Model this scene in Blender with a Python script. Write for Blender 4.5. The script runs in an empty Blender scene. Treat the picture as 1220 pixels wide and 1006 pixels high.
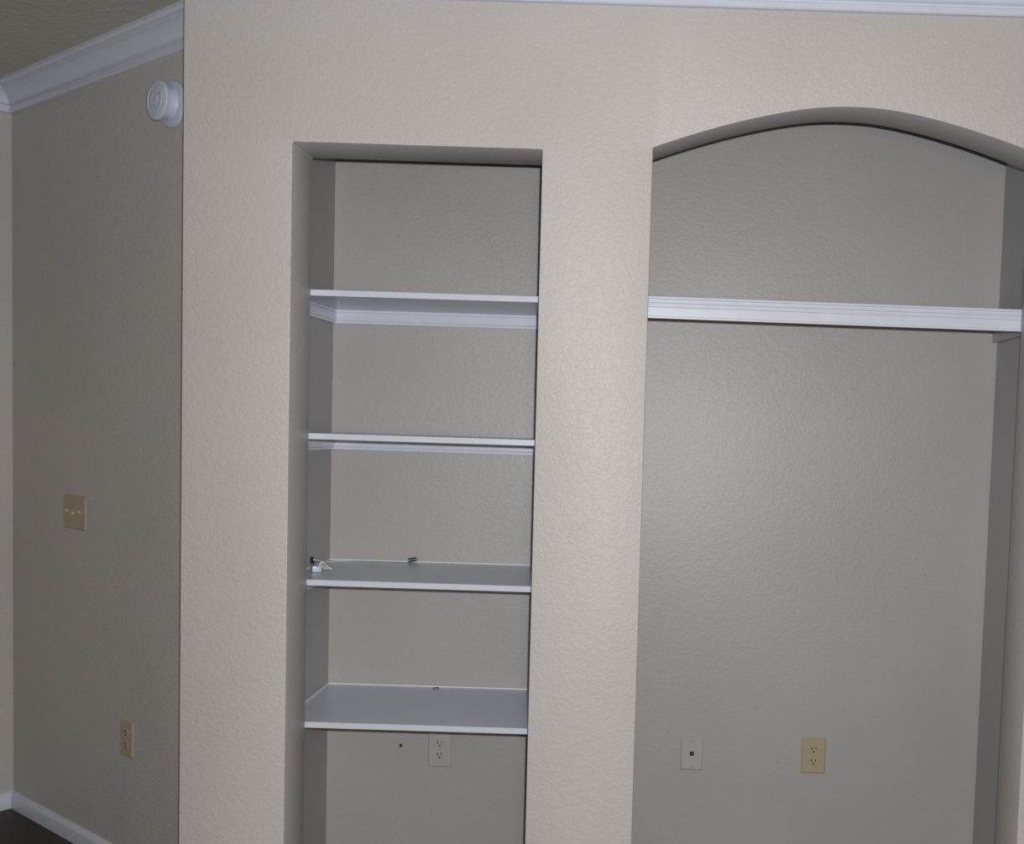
import bpy, bmesh, math, random
from mathutils import Matrix, Vector

random.seed(4)
SC = bpy.context.scene
COL = SC.collection
H = 1.490                       # eye height above the floor
D = 2.750                       # distance from the camera to the niche wall

# ------------------------------------------------------------------ camera
cam_data = bpy.data.cameras.new('camera')
cam = bpy.data.objects.new('camera', cam_data)
COL.objects.link(cam)
right = Vector((0.99952, 0.00034, 0.03083))
down = Vector((0.03080, -0.05563, -0.99798))
fwd = Vector((0.00137, 0.99845, -0.05561))
m = Matrix.Identity(4)
for i in range(3):
    m[i][0] = right[i]
    m[i][1] = -down[i]
    m[i][2] = -fwd[i]
m.translation = (0, 0, H)
cam.matrix_world = m
cam_data.sensor_width = 36.0
cam_data.sensor_fit = 'HORIZONTAL'
cam_data.lens = 1250 / 1220 * 36.0
cam_data.shift_x = (610 - 764.46) / 1220
cam_data.shift_y = (584.89 - 503) / 1220
cam_data.clip_start = 0.05
SC.camera = cam

# ------------------------------------------------------------------ light
world = bpy.data.worlds.new('world')
SC.world = world
world.use_nodes = True
world.node_tree.nodes['Background'].inputs[0].default_value = (0.8, 0.85, 1.0, 1)
world.node_tree.nodes['Background'].inputs[1].default_value = 0.05

fl = bpy.data.lights.new('camera_flash', 'SPOT')      # the flash just above the lens
fl.spot_size = math.radians(130)
fl.spot_blend = 0.5
fl.shadow_soft_size = 0.012
fl.energy = 146.0
fl.color = (0.955, 0.965, 1.0)
flash = bpy.data.objects.new('camera_flash', fl)
COL.objects.link(flash)
flash.location = (0.03, -0.01, H + 0.062)
flash.rotation_euler = (math.radians(85), 0, math.radians(3))

rl = bpy.data.lights.new('warm_fill', 'POINT')         # warm fill light added behind the camera; no lamp is seen there
rl.shadow_soft_size = 0.15
rl.energy = 33.0
rl.color = (1.0, 0.76, 0.38)
warm_fill = bpy.data.objects.new('warm_fill', rl)
COL.objects.link(warm_fill)
warm_fill.location = (0.3, -1.2, 1.35)

SC.view_settings.view_transform = 'Standard'
SC.view_settings.look = 'None'
SC.view_settings.gamma = 1
SC.view_settings.use_curve_mapping = False
SC.view_settings.exposure = 0.63


# ------------------------------------------------------------------ materials
def new_mat(name):
    mt = bpy.data.materials.new(name)
    mt.use_nodes = True
    nt = mt.node_tree
    return mt, nt, nt.nodes['Principled BSDF']


def link(nt, a, b):
    nt.links.new(a, b)


def paint(name, col, rough=0.47, bump=0.30, dist=0.0016, scale=82, spec=0.40, mottled=0.05):
    """Rolled paint over a hand-sprayed, knocked-down plaster texture."""
    mt, nt, b = new_mat(name)
    tc = nt.nodes.new('ShaderNodeTexCoord')
    n1 = nt.nodes.new('ShaderNodeTexNoise')
    n1.inputs['Scale'].default_value = scale
    n1.inputs['Detail'].default_value = 2.5
    n1.inputs['Roughness'].default_value = 0.55
    n1.inputs['Distortion'].default_value = 0.6
    link(nt, tc.outputs['Object'], n1.inputs['Vector'])
    r1 = nt.nodes.new('ShaderNodeMapRange')
    r1.interpolation_type = 'SMOOTHSTEP'
    r1.inputs['From Min'].default_value = 0.43
    r1.inputs['From Max'].default_value = 0.60
    link(nt, n1.outputs['Fac'], r1.inputs['Value'])
    n2 = nt.nodes.new('ShaderNodeTexNoise')
    n2.inputs['Scale'].default_value = scale * 4
    n2.inputs['Detail'].default_value = 2
    link(nt, tc.outputs['Object'], n2.inputs['Vector'])
    ad = nt.nodes.new('ShaderNodeMath')
    ad.operation = 'MULTIPLY_ADD'
    ad.inputs[1].default_value = 0.35
    link(nt, n2.outputs['Fac'], ad.inputs[0])
    link(nt, r1.outputs['Result'], ad.inputs[2])
    bp = nt.nodes.new('ShaderNodeBump')
    bp.inputs['Strength'].default_value = bump
    bp.inputs['Distance'].default_value = dist
    link(nt, ad.outputs['Value'], bp.inputs['Height'])
    link(nt, bp.outputs['Normal'], b.inputs['Normal'])
    n3 = nt.nodes.new('ShaderNodeTexNoise')
    n3.inputs['Scale'].default_value = 1.7
    n3.inputs['Detail'].default_value = 4
    link(nt, tc.outputs['Object'], n3.inputs['Vector'])
    cr = nt.nodes.new('ShaderNodeValToRGB')
    lo = [c * (1 - mottled) for c in col]
    hi = [min(1, c * (1 + mottled)) for c in col]
    cr.color_ramp.elements[0].position = 0.3
    cr.color_ramp.elements[1].position = 0.7
    cr.color_ramp.elements[0].color = (*lo, 1)
    cr.color_ramp.elements[1].color = (*hi, 1)
    link(nt, n3.outputs['Fac'], cr.inputs['Fac'])
    link(nt, cr.outputs['Color'], b.inputs['Base Color'])
    b.inputs['Roughness'].default_value = rough
    b.inputs['Specular IOR Level'].default_value = spec
    return mt


def smooth(name, col, rough=0.35, spec=0.5, metallic=0.0, grain=0.03, scale=25):
    """Smooth paint, plastic or metal with a faint unevenness."""
    mt, nt, b = new_mat(name)
    tc = nt.nodes.new('ShaderNodeTexCoord')
    n = nt.nodes.new('ShaderNodeTexNoise')
    n.inputs['Scale'].default_value = scale
    n.inputs['Detail'].default_value = 3
    link(nt, tc.outputs['Object'], n.inputs['Vector'])
    cr = nt.nodes.new('ShaderNodeValToRGB')
    cr.color_ramp.elements[0].position = 0.3
    cr.color_ramp.elements[1].position = 0.7
    cr.color_ramp.elements[0].color = (*[c * (1 - grain) for c in col], 1)
    cr.color_ramp.elements[1].color = (*[min(1, c * (1 + grain)) for c in col], 1)
    link(nt, n.outputs['Fac'], cr.inputs['Fac'])
    link(nt, cr.outputs['Color'], b.inputs['Base Color'])
    b.inputs['Roughness'].default_value = rough
    b.inputs['Specular IOR Level'].default_value = spec
    b.inputs['Metallic'].default_value = metallic
    return mt


def floor_mat():
    mt, nt, b = new_mat('dark_floor')
    tc = nt.nodes.new('ShaderNodeTexCoord')
    mp = nt.nodes.new('ShaderNodeMapping')
    mp.inputs['Scale'].default_value = (4, 40, 1)
    link(nt, tc.outputs['Object'], mp.inputs['Vector'])
    n = nt.nodes.new('ShaderNodeTexNoise')
    n.inputs['Scale'].default_value = 2
    n.inputs['Detail'].default_value = 6
    n.inputs['Distortion'].default_value = 0.8
    link(nt, mp.outputs['Vector'], n.inputs['Vector'])
    cr = nt.nodes.new('ShaderNodeValToRGB')
    cr.color_ramp.elements[0].color = (0.015, 0.010, 0.009, 1)
    cr.color_ramp.elements[1].color = (0.034, 0.022, 0.019, 1)
    link(nt, n.outputs['Fac'], cr.inputs['Fac'])
    link(nt, cr.outputs['Color'], b.inputs['Base Color'])
    b.inputs['Roughness'].default_value = 0.5
    return mt


WALL = (0.487, 0.4735, 0.4655)
M = {
    'wall': paint('taupe_wall_paint', WALL),
    'alcove': paint('taupe_alcove_darker', (0.382, 0.378, 0.380), rough=0.44, spec=0.6, bump=0.13),  # alcove tone set darker and cooler than the front wall
    'ceiling': paint('ceiling_paint', (0.50, 0.49, 0.45), rough=0.8, bump=0.5, scale=50),
    'trim': smooth('white_gloss_trim', (0.60, 0.645, 0.755), rough=0.3),
    'shelf': smooth('white_shelf_paint', (0.60, 0.64, 0.735), rough=0.28),
    'almond': smooth('almond_plastic', (0.40, 0.35, 0.235), rough=0.35),
    'almond_light': smooth('almond_switch_plastic', (0.46, 0.42, 0.31), rough=0.3),
    'painted': smooth('painted_over_plastic', (0.405, 0.40, 0.39), rough=0.4),
    'painted_cleat': smooth('painted_cleat', (0.43, 0.42, 0.41), rough=0.4),
    'white_plastic': smooth('white_plastic', (0.53, 0.585, 0.70), rough=0.35),
    'dark': smooth('dark_slot', (0.02, 0.018, 0.016), rough=0.7),
    'black_plastic': smooth('black_plastic', (0.03, 0.032, 0.033), rough=0.35),
    'cable_white': smooth('white_cable', (0.70, 0.72, 0.70), rough=0.4),
    'brass': smooth('dull_metal', (0.42, 0.38, 0.30), rough=0.35, metallic=0.8),
    'red': smooth('dark_red_plastic', (0.10, 0.022, 0.022), rough=0.5),
    'scrap': smooth('dark_scrap', (0.06, 0.055, 0.05), rough=0.6),
    'caulk': smooth('white_caulk', (0.72, 0.73, 0.74), rough=0.5),
    'floor': floor_mat(),
}


# ------------------------------------------------------------------ helpers
def obj(name, bm, mat, parent=None, loc=(0, 0, 0), smooth_deg=None):
    bmesh.ops.recalc_face_normals(bm, faces=bm.faces)
    me = bpy.data.meshes.new(name)
    bm.to_mesh(me)
    bm.free()
    me.materials.append(M[mat])
    if smooth_deg is not None:
        for f in me.polygons:
            f.use_smooth = True
        me.set_sharp_from_angle(angle=math.radians(smooth_deg))
    o = bpy.data.objects.new(name, me)
    COL.objects.link(o)
    o.location = loc
    if parent is not None:
        o.parent = parent
    return o


def struct(o):
    o['kind'] = 'structure'
    return o


def thing(name, label, cat, loc=(0, 0, 0), rot=None, group=None):
    o = bpy.data.objects.new(name, None)
    COL.objects.link(o)
    o.empty_display_size = 0.05
    o.location = loc
    if rot is not None:
        o.rotation_euler = rot
    o['label'] = label
    o['category'] = cat
    if group:
        o['group'] = group
    return o


def add_box(bm, x0, x1, y0, y1, z0, z1, bevel=0.0, seg=2):
    vs = [bm.verts.new(p) for p in [(x0, y0, z0), (x1, y0, z0), (x1, y1, z0), (x0, y1, z0),
                                    (x0, y0, z1), (x1, y0, z1), (x1, y1, z1), (x0, y1, z1)]]
    fs = [bm.faces.new([vs[i] for i in f]) for f in
          [(0, 3, 2, 1), (4, 5, 6, 7), (0, 1, 5, 4), (1, 2, 6, 5), (2, 3, 7, 6), (3, 0, 4, 7)]]
    if bevel:
        es = list({e for f in fs for e in f.edges})
        bmesh.ops.bevel(bm, geom=es, offset=bevel, segments=seg, affect='EDGES', profile=0.5)


def box(x0, x1, y0, y1, z0, z1, bevel=0.0, seg=2):
    bm = bmesh.new()
    add_box(bm, x0, x1, y0, y1, z0, z1, bevel, seg)
    return bm


def prism(poly, z0, z1):
    """A plan polygon raised from z0 to z1."""
    bm = bmesh.new()
    lo = [bm.verts.new((x, y, z0)) for x, y in poly]
    hi = [bm.verts.new((x, y, z1)) for x, y in poly]
    n = len(poly)
    bm.faces.new(lo)
    bm.faces.new(hi)
    for i in range(n):
        j = (i + 1) % n
        bm.faces.new((lo[i], lo[j], hi[j], hi[i]))
    return bm


def add_lathe(bm, prof, axis='y', seg=32, c=(0, 0, 0)):
    """Revolve (radius, distance) pairs round an axis; the first and last rings are capped."""
    rings = []
    for r, d in prof:
        ring = []
        for k in range(seg):
            a = 2 * math.pi * k / seg
            u, v = r * math.cos(a), r * math.sin(a)
            p = (u, d, v) if axis == 'y' else ((u, v, d) if axis == 'z' else (d, u, v))
            ring.append(bm.verts.new((p[0] + c[0], p[1] + c[1], p[2] + c[2])))
        rings.append(ring)
    for a, b in zip(rings, rings[1:]):
        for k in range(seg):
            j = (k + 1) % seg
            bm.faces.new((a[k], a[j], b[j], b[k]))
    bm.faces.new(rings[0])
    bm.faces.new(rings[-1])


def lathe(prof, axis='y', seg=32, c=(0, 0, 0)):
    bm = bmesh.new()
    add_lathe(bm, prof, axis, seg, c)
    return bm


def add_tube(bm, pts, r, seg=8):
    pts = [Vector(p) for p in pts]
    rings = []
    for i, p in enumerate(pts):
        t = (pts[min(i + 1, len(pts) - 1)] - pts[max(i - 1, 0)]).normalized()
        up = Vector((0, 0, 1)) if abs(t.z) < 0.9 else Vector((1, 0, 0))
        a = t.cross(up).normalized()
        b = t.cross(a).normalized()
        rings.append([bm.verts.new(p + r * (math.cos(2 * math.pi * k / seg) * a + math.sin(2 * math.pi * k / seg) * b))
                      for k in range(seg)])
    for a, b in zip(rings, rings[1:]):
        for k in range(seg):
            j = (k + 1) % seg
            bm.faces.new((a[k], a[j], b[j], b[k]))
    bm.faces.new(rings[0])
    bm.faces.new(rings[-1])


def spline(pts, n=8):
    """Catmull-Rom through the points."""
    P = [Vector(p) for p in pts]
    out = []
    for i in range(len(P) - 1):
        p0, p1, p2, p3 = P[max(i - 1, 0)], P[i], P[i + 1], P[min(i + 2, len(P) - 1)]
        for k in range(n):
            t = k / n
            out.append(0.5 * ((2 * p1) + (p2 - p0) * t + (2 * p0 - 5 * p1 + 4 * p2 - p3) * t * t
                              + (3 * p1 - p0 - 3 * p2 + p3) * t ** 3))
    out.append(P[-1])
    return out


def extrude_profile(prof, x0, x1):
    """A closed (y, z) outline run along x."""
    bm = bmesh.new()
    a = [bm.verts.new((x0, y, z)) for y, z in prof]
    b = [bm.verts.new((x1, y, z)) for y, z in prof]
    n = len(prof)
    bm.faces.new(a)
    bm.faces.new(b)
    for i in range(n):
        j = (i + 1) % n
        bm.faces.new((a[i], a[j], b[j], b[i]))
    return bm


# ------------------------------------------------------------------ the room
CEIL = H + 1.183
XL, T, DEP = -1.2057, 0.1666, 0.6071
A1, A2, B1, B2 = -0.9241, -0.2794, 0.0059, 1.0359      # the two openings
YB, YN = D + T, D + DEP                                # back of the front wall, back of the alcoves
IL, IR = A1 - 0.0667, B2 + 0.0841                      # the alcoves are wider behind the wall
P1, P2 = A2 + 0.0667, B1 - 0.0780
HEAD = H + 0.7205

UA = Vector((-0.7941, 0.6078))                         # along the angled wall, away
NA = Vector((-0.6078, -0.7941))                        # out of the angled wall, into the room
PA = Vector((-1.4012, 3.1869))
PB = Vector((-2.3373, 3.9034))                         # far corner
PJ = Vector((XL, 3.0375))                              # where it meets the return of the niche wall
PL = PB + 3.5 * NA
PK = Vector((XL, D))
XR, YR = 2.7, -2.6

fl_o = struct(obj('floor', prism([(-5.2, -2.8), (2.9, -2.8), (2.9, 4.3), (-5.2, 4.3)], -0.08, 0.0), 'floor'))
ce_o = struct(obj('ceiling', prism([(-5.2, -2.8), (2.9, -2.8), (2.9, 4.3), (-5.2, 4.3)], CEIL, CEIL + 0.1), 'ceiling'))

nl = Vector((-0.794, 0.608))
struct(obj('wall_left', prism([PL, PB, PB + 0.1 * nl, PL + 0.1 * nl], 0, CEIL), 'wall'))
struct(obj('wall_left_angled', prism([PB, PJ, PJ - 0.07 * NA, PB - 0.07 * NA], 0, CEIL), 'wall'))
struct(obj('wall_left_return', box(XL, XL + 0.07, YB + 0.001, PJ.y, 0, CEIL), 'wall'))
struct(obj('wall_left_rear', box(PL.x - 0.1, PL.x, YR, PL.y, 0, CEIL), 'wall'))
struct(obj('wall_right', box(XR, XR + 0.1, YR, D, 0, CEIL), 'wall'))
struct(obj('wall_rear', box(PL.x, XR, YR - 0.1, YR, 0, CEIL), 'wall'))


# the niche wall: one slab with a square-headed and an arched opening
def arch_z(x):
    tab = [(0, .8525), (.06, .8512), (.11, .8455), (.15, .839), (.2, .829), (.25, .8175), (.3, .8045),
           (.35, .7900), (.4, .7745), (.45, .7575), (.515, .7340)]
    d = abs(x - 0.5 * (B1 + B2))
    for (d0, z0), (d1, z1) in zip(tab, tab[1:]):
        if d <= d1 + 1e-6:
            return z0 + (z1 - z0) * (d - d0) / (d1 - d0)
    return tab[-1][1]


raw = [arch_z(B1 + (B2 - B1) * i / 56) for i in range(57)]
for _ in range(6):
    raw = [raw[0]] + [0.25 * raw[i - 1] + 0.5 * raw[i] + 0.25 * raw[i + 1] for i in range(1, 56)] + [raw[56]]
arch = [(B1 + (B2 - B1) * i / 56, H + raw[i]) for i in range(57)]

bm = bmesh.new()
vcache = {}


def V(x, y, z):
    k = (round(x, 5), round(y, 5), round(z, 5))
    if k not in vcache:
        vcache[k] = bm.verts.new((x, y, z))
    return vcache[k]


XE = XR
def panel(xa, za0, za1, xb, zb0, zb1):
    for y in (D, YB):
        bm.faces.new((V(xa, y, za0), V(xb, y, zb0), V(xb, y, zb1), V(xa, y, za1)))


def reveal(p, q):
    off = [0.0, 0.0]
    bm.faces.new((V(p[0], D, p[1]), V(q[0], D, q[1]), V(q[0], YB, q[1]), V(p[0], YB, p[1])))


sp = arch[0][1]
for xa, xb in ((XL, A1), (A2, B1), (B2, XE)):
    zs = [0, HEAD, sp, CEIL] if sp > HEAD else [0, sp, HEAD, CEIL]
    for z0, z1 in zip(zs, zs[1:]):
        panel(xa, z0, z1, xb, z0, z1)
for z0, z1 in zip(sorted((HEAD, sp, CEIL)), sorted((HEAD, sp, CEIL))[1:]):
    panel(A1, z0, z1, A2, z0, z1)
for (xa, za), (xb, zb) in zip(arch, arch[1:]):
    panel(xa, za, CEIL, xb, zb, CEIL)
    reveal((xa, za), (xb, zb))
reveal((A1, HEAD), (A2, HEAD))
for x in (A1, A2):
    reveal((x, 0), (x, HEAD))
for x in (B1, B2):
    reveal((x, 0), (x, HEAD))
    reveal((x, HEAD), (x, sp))
for x in (XL, XE):
    zs = [0, HEAD, sp, CEIL]
    for z0, z1 in zip(zs, zs[1:]):
        reveal((x, z0), (x, z1))
for o_ in list(bm.verts):
    if o_.co.y > D + 0.01 and B1 - 1e-4 < o_.co.x < B2 + 1e-4 and abs(o_.co.z - CEIL) > 0.01 and o_.co.z > sp - 0.001:
        o_.co.z += 0.010                       # the arch's underside rises a little towards the back
bmesh.ops.recalc_face_normals(bm, faces=bm.faces)
edges = [e for e in bm.edges if len(e.link_faces) == 2 and e.calc_face_angle(0) > math.radians(60)
         and all(v.co.z < CEIL - 0.01 or True for v in e.verts)]
bmesh.ops.bevel(bm, geom=edges, offset=0.0035, segments=2, affect='EDGES', profile=0.5)
wf = struct(obj('wall_front', bm, 'wall', smooth_deg=25))

# inside the alcoves
struct(obj('wall_alcove_back', box(IL - 0.05, IR + 0.05, YN, YN + 0.06, 0, H + 1.05), 'alcove'))
struct(obj('wall_alcove_left', box(IL - 0.05, IL, YB, YN, 0, H + 1.05), 'alcove'))
struct(obj('wall_alcove_partition', box(P1, P2, YB, YN, 0, H + 1.05), 'alcove'))
struct(obj('wall_alcove_right', box(IR, IR + 0.05, YB, YN, 0, H + 1.05), 'alcove'))
struct(obj('ceiling_alcove', box(IL - 0.05, IR + 0.05, YB, YN + 0.06, H + 1.05, H + 1.11), 'alcove'))

# ------------------------------------------------------------------ crown moulding and baseboards
CROWN = [(0, 0), (0, -.095), (.0120, -.095), (.0155, -.0920), (.0160, -.0790), (.0140, -.0765), (.0075, -.0755), (.0075, -.0690),
         (.0150, -.0670), (.0175, -.0645), (.0165, -.0610), (.0185, -.0560), (.0225, -.0480), (.0280, -.0400),
         (.0350, -.0325), (.0430, -.0265), (.0510, -.0230), (.0545, -.0222), (.0545, -.0180), (.0600, -.0170),
         (.0650, -.0150), (.0680, -.0120), (.0690, -.0080), (.0690, -.0045), (.0740, -.0045), (.0740, 0)]
BASE = [(0, 0), (.014, 0), (.014, .044), (.012, .050), (.0085, .055), (.006, .060), (0, .062)]


def offset_dirs(path):
    ns = []
    for a, b in zip(path, path[1:]):
        t = (b - a).normalized()
        ns.append(Vector((t.y, -t.x)))
    out = [ns[0]]
    for a, b in zip(ns, ns[1:]):
        out.append((a + b) / (1 + a.dot(b)))
    out.append(ns[-1])
    return out


def run(name, path, i, prof, z, mat='trim'):
    offs = offset_dirs(path)
    b_ = bmesh.new()
    rings = []
    for k in (i, i + 1):
        rings.append([b_.verts.new((path[k].x + offs[k].x * o, path[k].y + offs[k].y * o, z + h)) for o, h in prof])
    n = len(prof)
    b_.faces.new(rings[0])
    b_.faces.new(rings[1])
    for k in range(n):
        j = (k + 1) % n
        b_.faces.new((rings[0][k], rings[0][j], rings[1][j], rings[1][k]))
    return struct(obj(name, b_, mat, smooth_deg=35))


ring_path = [PL, PB, PJ, PK, Vector((XR, D))]
for i, nm in enumerate(('trim_1', 'trim_2', 'trim_3', 'trim_4')):
    run(nm, ring_path, i, CROWN, CEIL)
for i, nm in enumerate(('baseboard_left', 'baseboard_left_angled', 'baseboard_left_return')):
    run(nm, ring_path, i, BASE, 0.0)
run('baseboard_front_left', [PK, Vector((A1 - .005, D))], 0, BASE, 0.0)
run('baseboard_front_middle', [Vector((A2 + .005, D)), Vector((B1 - .005, D))], 0, BASE, 0.0)
run('baseboard_front_right', [Vector((B2 + .005, D)), Vector((XR, D))], 0, BASE, 0.0)


# ------------------------------------------------------------------ shelves of the narrow niche
def shelf(z, label, back_lift=0.0, th=0.0170, cleat_h=0.042, caulk=True):
    """A board on cleats; the thing stands at the middle of the board's front edge."""
    xm = 0.5 * (IL + P1)
    t = thing('built_in_shelf', label, 'shelf', (xm, YB + 0.0015, H + z), (back_lift / 0.44, 0, 0),
              'white shelves in the narrow niche')
    w = 0.5 * (P1 - IL) - 0.001
    d = YN - YB - 0.0035
    obj('board', box(-w, w, 0, d, -th, 0, 0.0015), 'shelf', t)
    prof = [(0, 0), (-.011, 0), (-.011, -.006), (-.0135, -.009), (-.0135, -cleat_h + .010),
            (-.011, -cleat_h + .006), (-.011, -cleat_h), (0, -cleat_h)]
    bmc = extrude_profile([(d + y, zz - th) for y, zz in prof], -w, w)
    obj('back_cleat', bmc, 'shelf', t)
    for s, nm in ((-1, 'left_cleat'), (1, 'right_cleat')):
        b_ = bmesh.new()
        e0 = [b_.verts.new((s * (w + y), 0.002, zz - th)) for y, zz in prof]
        e1 = [b_.verts.new((s * (w + y), d - 0.0145, zz - th)) for y, zz in prof]
        b_.faces.new(e0)
        b_.faces.new(e1)
        for k in range(len(prof)):
            j = (k + 1) % len(prof)
            b_.faces.new((e0[k], e0[j], e1[j], e1[k]))
        obj('side_cleat', b_, 'shelf', t)
    if not caulk:
        return t
    q = [(d, 0.0002), (d - .004, .0002), (d - .0012, .0016), (d, .0045)]
    e = extrude_profile(q, -w, w)
    obj('caulk_bead', e, 'caulk', t)
    b_ = bmesh.new()
    e0 = [b_.verts.new((-w + (d - y), 0.002, zz)) for y, zz in q]
    e1 = [b_.verts.new((-w + (d - y), d - 0.003, zz)) for y, zz in q]
    b_.faces.new(e0)
    b_.faces.new(e1)
    for k in range(4):
        j = (k + 1) % 4
        b_.faces.new((e0[k], e0[j], e1[j], e1[k]))
    obj('caulk_bead', b_, 'caulk', t)
    return t


S1 = shelf(0.3655, 'topmost white shelf of the narrow niche, thick cleats showing beneath it', 0.009, caulk=False)
S2 = shelf(-0.0305, 'second white shelf from the top of the narrow niche, bare and seen edge-on', 0.0, cleat_h=0.036, caulk=False)
S3 = shelf(-0.4405, 'white niche shelf carrying the thin cable with a black plug')
S4 = shelf(-0.8447, 'lowest white shelf, right above the outlet painted like the wall')

# ------------------------------------------------------------------ deep shelf of the arched niche
t = thing('built_in_shelf', 'wide white shelf with ridged moulding along its front, crossing the arched niche', 'shelf',
          (0.5 * (B1 + B2), YB + 0.0015, H + 0.3730), (0, math.radians(0.33), 0))
w0, w1 = P2 - 0.5 * (B1 + B2) + .002, IR - 0.5 * (B1 + B2) - .002
obj('board', box(w0, w1, 0.014, YN - YB - .004, -.014, -.0005, 0.0015), 'shelf', t)
fas = [(.0135, 0), (.000, 0), (-.001, -.002), (-.001, -.0055), (.003, -.008), (.003, -.0115), (.0005, -.013), (.0005, -.0165),
       (.0045, -.0195), (.0045, -.0225), (.0025, -.0245), (.0025, -.0275), (.005, -.030), (.005, -.0525), (.003, -.0545), (.003, -.0595), (.0135, -.0595)]
obj('front_moulding', extrude_profile(fas, w0, w1), 'shelf', t, smooth_deg=20)
o = obj('side_cleat', box(w1 - .0145, w1, .016, YN - YB - .005, -.052, -.0145, .001), 'painted_cleat', t)
o['label'] = 'cleat painted like the wall'
obj('side_cleat', box(w0, w0 + .0145, .016, YN - YB - .005, -.052, -.0145, .001), 'painted_cleat', t)


# ------------------------------------------------------------------ wall plates (front faces -y)
def plate_bm(w, h, th=0.0055):
    b_ = bmesh.new()
    pr = [(w / 2, 0), (w / 2, -.0022), (w / 2 - .004, -th)]
    loops = []
    for hw, y in pr:
        hh = hw - w / 2 + h / 2
        r = 0.003
        lp = []
        for cx, cz, a0 in ((hw - r, hh - r, 0), (-hw + r, hh - r, 90), (-hw + r, -hh + r, 180), (hw - r, -hh + r, 270)):
            for k in range(4):
                a = math.radians(a0 + 30 * k)
                lp.append(b_.verts.new((cx + r * math.cos(a), y, cz + r * math.sin(a))))
        loops.append(lp)
    n = len(loops[0])
    for a, c in zip(loops, loops[1:]):
        for k in range(n):
            j = (k + 1) % n
            b_.faces.new((a[k], a[j], c[j], c[k]))
    b_.faces.new(loops[0])
    b_.faces.new(loops[-1])
    return b_


def receptacle_bm():
    b_ = bmesh.new()
    pts = []
    for k in range(28):
        a = 2 * math.pi * k / 28
        x, z = 0.0172 * math.cos(a), 0.0172 * math.sin(a)
        pts.append((x, max(-0.0142, min(0.0142, z))))
    e0 = [b_.verts.new((x, -.0050, z)) for x, z in pts]
    e1 = [b_.verts.new((x, -.0070, z)) for x, z in pts]
    e2 = [b_.verts.new((x * .95, -.0075, z * .95)) for x, z in pts]
    for a, c in ((e0, e1), (e1, e2)):
        for k in range(28):
            j = (k + 1) % 28
            b_.faces.new((a[k], a[j], c[j], c[k]))
    b_.faces.new(e0)
    b_.faces.new(e2)
    return b_


def slots_bm():
    b_ = bmesh.new()
    add_box(b_, -.0078, -.0048, -.0080, -.0060, -.0005, .0085)
    add_box(b_, .0048, .0074, -.0080, -.0060, .0005, .0080)
    add_lathe(b_, [(.0030, -.0060), (.0030, -.0080)], 'y', 12, (0, 0, -.0068))
    return b_


def screw(parent, x, z, mat):
    s = obj('screw', lathe([(.0034, -.0045), (.0034, -.0062), (.0022, -.0070)], 'y', 14, (x, 0, z)), mat, parent)
    obj('screw_slot', box(x - .0026, x + .0026, -.0072, -.0066, z - .0004, z + .0004), 'dark', s)


def outlet(label, loc, rz, mat, w=0.072, h=0.116):
    t = thing('electrical_outlet', label, 'outlet', loc, (0, 0, rz))
    obj('cover_plate', plate_bm(w, h), mat, t)
    for z in (0.0195, -0.0195):
        r = obj('receptacle', receptacle_bm(), mat, t, (0, 0, z))
        obj('socket_slots', slots_bm(), 'dark', r)
    screw(t, 0, 0, mat)
    return t


outlet('almond outlet on the back of the arched niche', (0.5889, YN - .0002, H - 1.0303), 0, 'almond', 0.078, 0.118)
outlet('outlet painted the same colour as the wall, below the lowest shelf', (-0.6240, YN - .0002, H - 1.0470), 0, 'painted', 0.077, 0.118)
RZ = math.atan2(NA.x, -NA.y)            # turns -y into NA


def on_angled(s, z, out=0.0002):
    q = PA + s * UA + out * NA
    return (q.x, q.y, H + z)


outlet('almond outlet low on the dark angled wall, near the baseboard', on_angled(0.3110, -1.0500), -RZ if False else RZ, 'almond', 0.082, 0.116)

# blank cable plate
t = thing('cable_plate', 'wall-coloured cover plate with one dark centre hole, in the arched niche', 'wall plate',
          (0.1938, YN - .0002, H - 1.0360))
obj('cover_plate', plate_bm(0.073, 0.110), 'painted', t)
j = obj('coax_jack', lathe([(.0075, -.0050), (.0075, -.0065), (.0055, -.0070), (.0055, -.0090)], 'y', 18), 'dark', t)
obj('jack_pin', lathe([(.0012, -.0088), (.0012, -.0100)], 'y', 8), 'brass', j)
screw(t, 0, .042, 'painted')
screw(t, 0, -.042, 'painted')

# three-gang switch
t = thing('light_switch', 'almond plate with three toggle switches at mid-height on the angled wall', 'light switch',
          on_angled(0.6760, -0.3345), (0, 0, RZ))
obj('cover_plate', plate_bm(0.163, 0.116, .0060), 'almond', t)
for k in (-1, 0, 1):
    x = k * 0.046
    for z in (.030, -.030):
        screw(t, x, z, 'almond')
    b_ = box(x - .0052, x + .0052, -.0070, -.0050, -.0120, .0120, .0006, 1)
    c_ = obj('toggle_surround', b_, 'almond', t)
    b_ = bmesh.new()
    dz = 0.007 if k else -0.006
    vs = [b_.verts.new(p) for p in [(x - .004, -.006, -.005), (x + .004, -.006, -.005), (x + .004, -.006, .005), (x - .004, -.006, .005),
                                    (x - .003, -.0165, dz - .0028), (x + .003, -.0165, dz - .0028), (x + .003, -.0165, dz + .0028), (x - .003, -.0165, dz + .0028)]]
    for f in [(0, 3, 2, 1), (4, 5, 6, 7), (0, 1, 5, 4), (1, 2, 6, 5), (2, 3, 7, 6), (3, 0, 4, 7)]:
        b_.faces.new([vs[i] for i in f])
    obj('toggle', b_, 'almond_light', c_)

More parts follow.
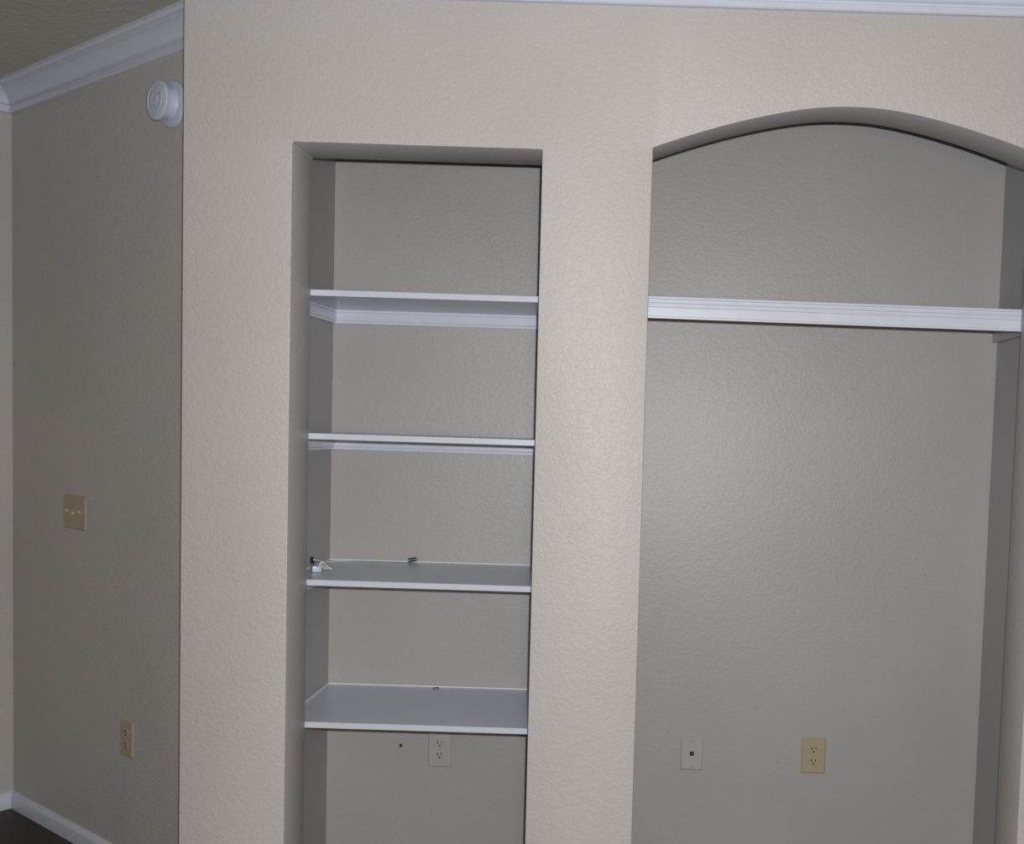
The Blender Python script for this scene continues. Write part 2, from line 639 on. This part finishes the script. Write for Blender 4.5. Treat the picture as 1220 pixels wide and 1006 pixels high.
# ------------------------------------------------------------------ round detector high on the angled wall
t = thing('smoke_detector', 'round white detector high on the angled wall, under the crown moulding', 'smoke detector',
          on_angled(0.0415, 0.9395), (0, 0, RZ))
obj('mounting_base', lathe([(.058, 0), (.0690, -.002), (.0695, -.0090), (.0680, -.0125), (.0630, -.0150), (.0500, -.0158)], 'y', 48),
    'white_plastic', t, smooth_deg=35)
obj('neck', lathe([(.050, -.0150), (.048, -.0180), (.047, -.0420), (.046, -.0455)], 'y', 40), 'white_plastic', t, smooth_deg=35)
obj('cover', lathe([(.042, -.0450), (.0565, -.0455), (.0585, -.0475), (.0590, -.0530), (.0575, -.0570), (.0530, -.0595),
                    (.0430, -.0608), (.0420, -.0594), (.0395, -.0594), (.0385, -.0610), (.0180, -.0622), (.0172, -.0612), (.0155, -.0612), (.0150, -.0624), (.002, -.0628)], 'y', 48),
    'white_plastic', t, smooth_deg=30)
obj('indicator_light', lathe([(.0022, -.0605), (.0022, -.0624), (.0012, -.0630)], 'y', 10, (.029, 0, .012)), 'red', t)

# ------------------------------------------------------------------ small things on the shelves
ZS3 = H - 0.4405
t = thing('signal_cable', 'thin pale cable along the back of a shelf, ending in a black plug', 'cable', (-0.73, YN - .02, ZS3))
base = Vector(t.location)


def rel(pts):
    return [Vector(p) - base for p in pts]


b_ = bmesh.new()
add_tube(b_, spline(rel([(IL + .0035, 3.180, ZS3 + .022), (IL + .012, 3.235, ZS3 + .010), (-.974, 3.275, ZS3 + .0032), (-.955, 3.315, ZS3 + .0030),
                         (-.920, 3.338, ZS3 + .0034), (-.86, 3.3435, ZS3 + .0040), (-.80, 3.3440, ZS3 + .0040), (-.755, 3.342, ZS3 + .0040), (-.734, 3.340, ZS3 + .0060)]), 6), .0024, 8)
obj('cord', b_, 'cable_white', t, smooth_deg=60)
b_ = bmesh.new()
add_tube(b_, rel([(-.735, 3.340, ZS3 + .0082), (-.7335, 3.3403, ZS3 + .0084), (-.712, 3.344, ZS3 + .0120), (-.7105, 3.3443, ZS3 + .0122)]), .0066, 12)
o = obj('plug', b_, 'black_plastic', t, smooth_deg=50)
o['label'] = 'black plug'
b_ = bmesh.new()
add_tube(b_, rel([(-.711, 3.3442, ZS3 + .0120), (-.704, 3.3455, ZS3 + .0132)]), .0030, 10)
obj('plug_tip', b_, 'brass', o)

# rough hole in the niche's side wall with a bunch of white wire ends
hb = bmesh.new()
n = 18
ring0, ring1 = [], []
for k in range(n):
    a = 2 * math.pi * k / n
    rr = 1 + 0.25 * random.uniform(-1, 1)
    ring0.append(hb.verts.new((0.0012, .019 * rr * math.cos(a), .011 * rr * math.sin(a))))
    ring1.append(hb.verts.new((0.0002, .022 * rr * math.cos(a), .013 * rr * math.sin(a))))
for k in range(n):
    j = (k + 1) % n
    hb.faces.new((ring0[k], ring0[j], ring1[j], ring1[k]))
hb.faces.new(ring0)
hb.faces.new(ring1)
o = obj('wall_hole', hb, 'dark', None, (IL, 3.175, ZS3 + .020))
o['label'] = 'small dark ragged hole in the narrow niche side, where the pale cable comes out'
o['category'] = 'hole'

t = thing('wire_bundle', 'crumpled white wire ends beside the dark hole, at the left of a shelf', 'wires', (-.947, 3.080, ZS3))
rnd = random.Random(11)
cb = bmesh.new()
add_box(cb, -.016, .011, -.018, .014, .0005, .019, .003, 2)
bmesh.ops.rotate(cb, cent=(0, 0, 0), matrix=Matrix.Rotation(math.radians(25), 3, 'Z'), verts=cb.verts)
obj('connector_body', cb, 'white_plastic', t, smooth_deg=40)
for k in range(4):
    a = rnd.uniform(-.6, 1.2)
    L = .018 + .006 * k
    b_ = bmesh.new()
    add_tube(b_, spline([(0, .004 * k - .006, .010), (.4 * L, .4 * L * math.sin(a), .018 + .004 * k), (.8 * L, .8 * L * math.sin(a), .014), (L + .004, L * math.sin(a) + .004, .006)], 5), .0014, 6)
    obj('wire_end', b_, 'cable_white', t)

# scrap on the lowest shelf and the anchor in the wall
ZS4 = H - 0.8447
b_ = bmesh.new()
for (x, y, l, a) in ((0, 0, .020, .15), (.003, .004, .012, -.5), (-.004, -.003, .010, .9)):
    add_tube(b_, spline([(x - l / 2 * math.cos(a), y - l / 2 * math.sin(a), .0018), (x, y + .002, .0036), (x + l / 2 * math.cos(a), y + l / 2 * math.sin(a), .0018)], 4), .0016, 6)
o = obj('scrap', b_, 'scrap', None, (-.6370, 3.334, ZS4))
o['label'] = 'tiny dark scrap at the back of the lowest shelf'
o['category'] = 'scrap'

t = thing('wall_anchor', 'tiny dark red anchor in the niche back, left of the painted outlet', 'wall anchor', (-.7520, YN, H - 1.0399))
obj('collar', lathe([(.0055, 0), (.0055, -.0020), (.0042, -.0032)], 'y', 16), 'red', t)
obj('screw_hole', lathe([(.0024, -.0022), (.0024, -.0036)], 'y', 10), 'dark', t)
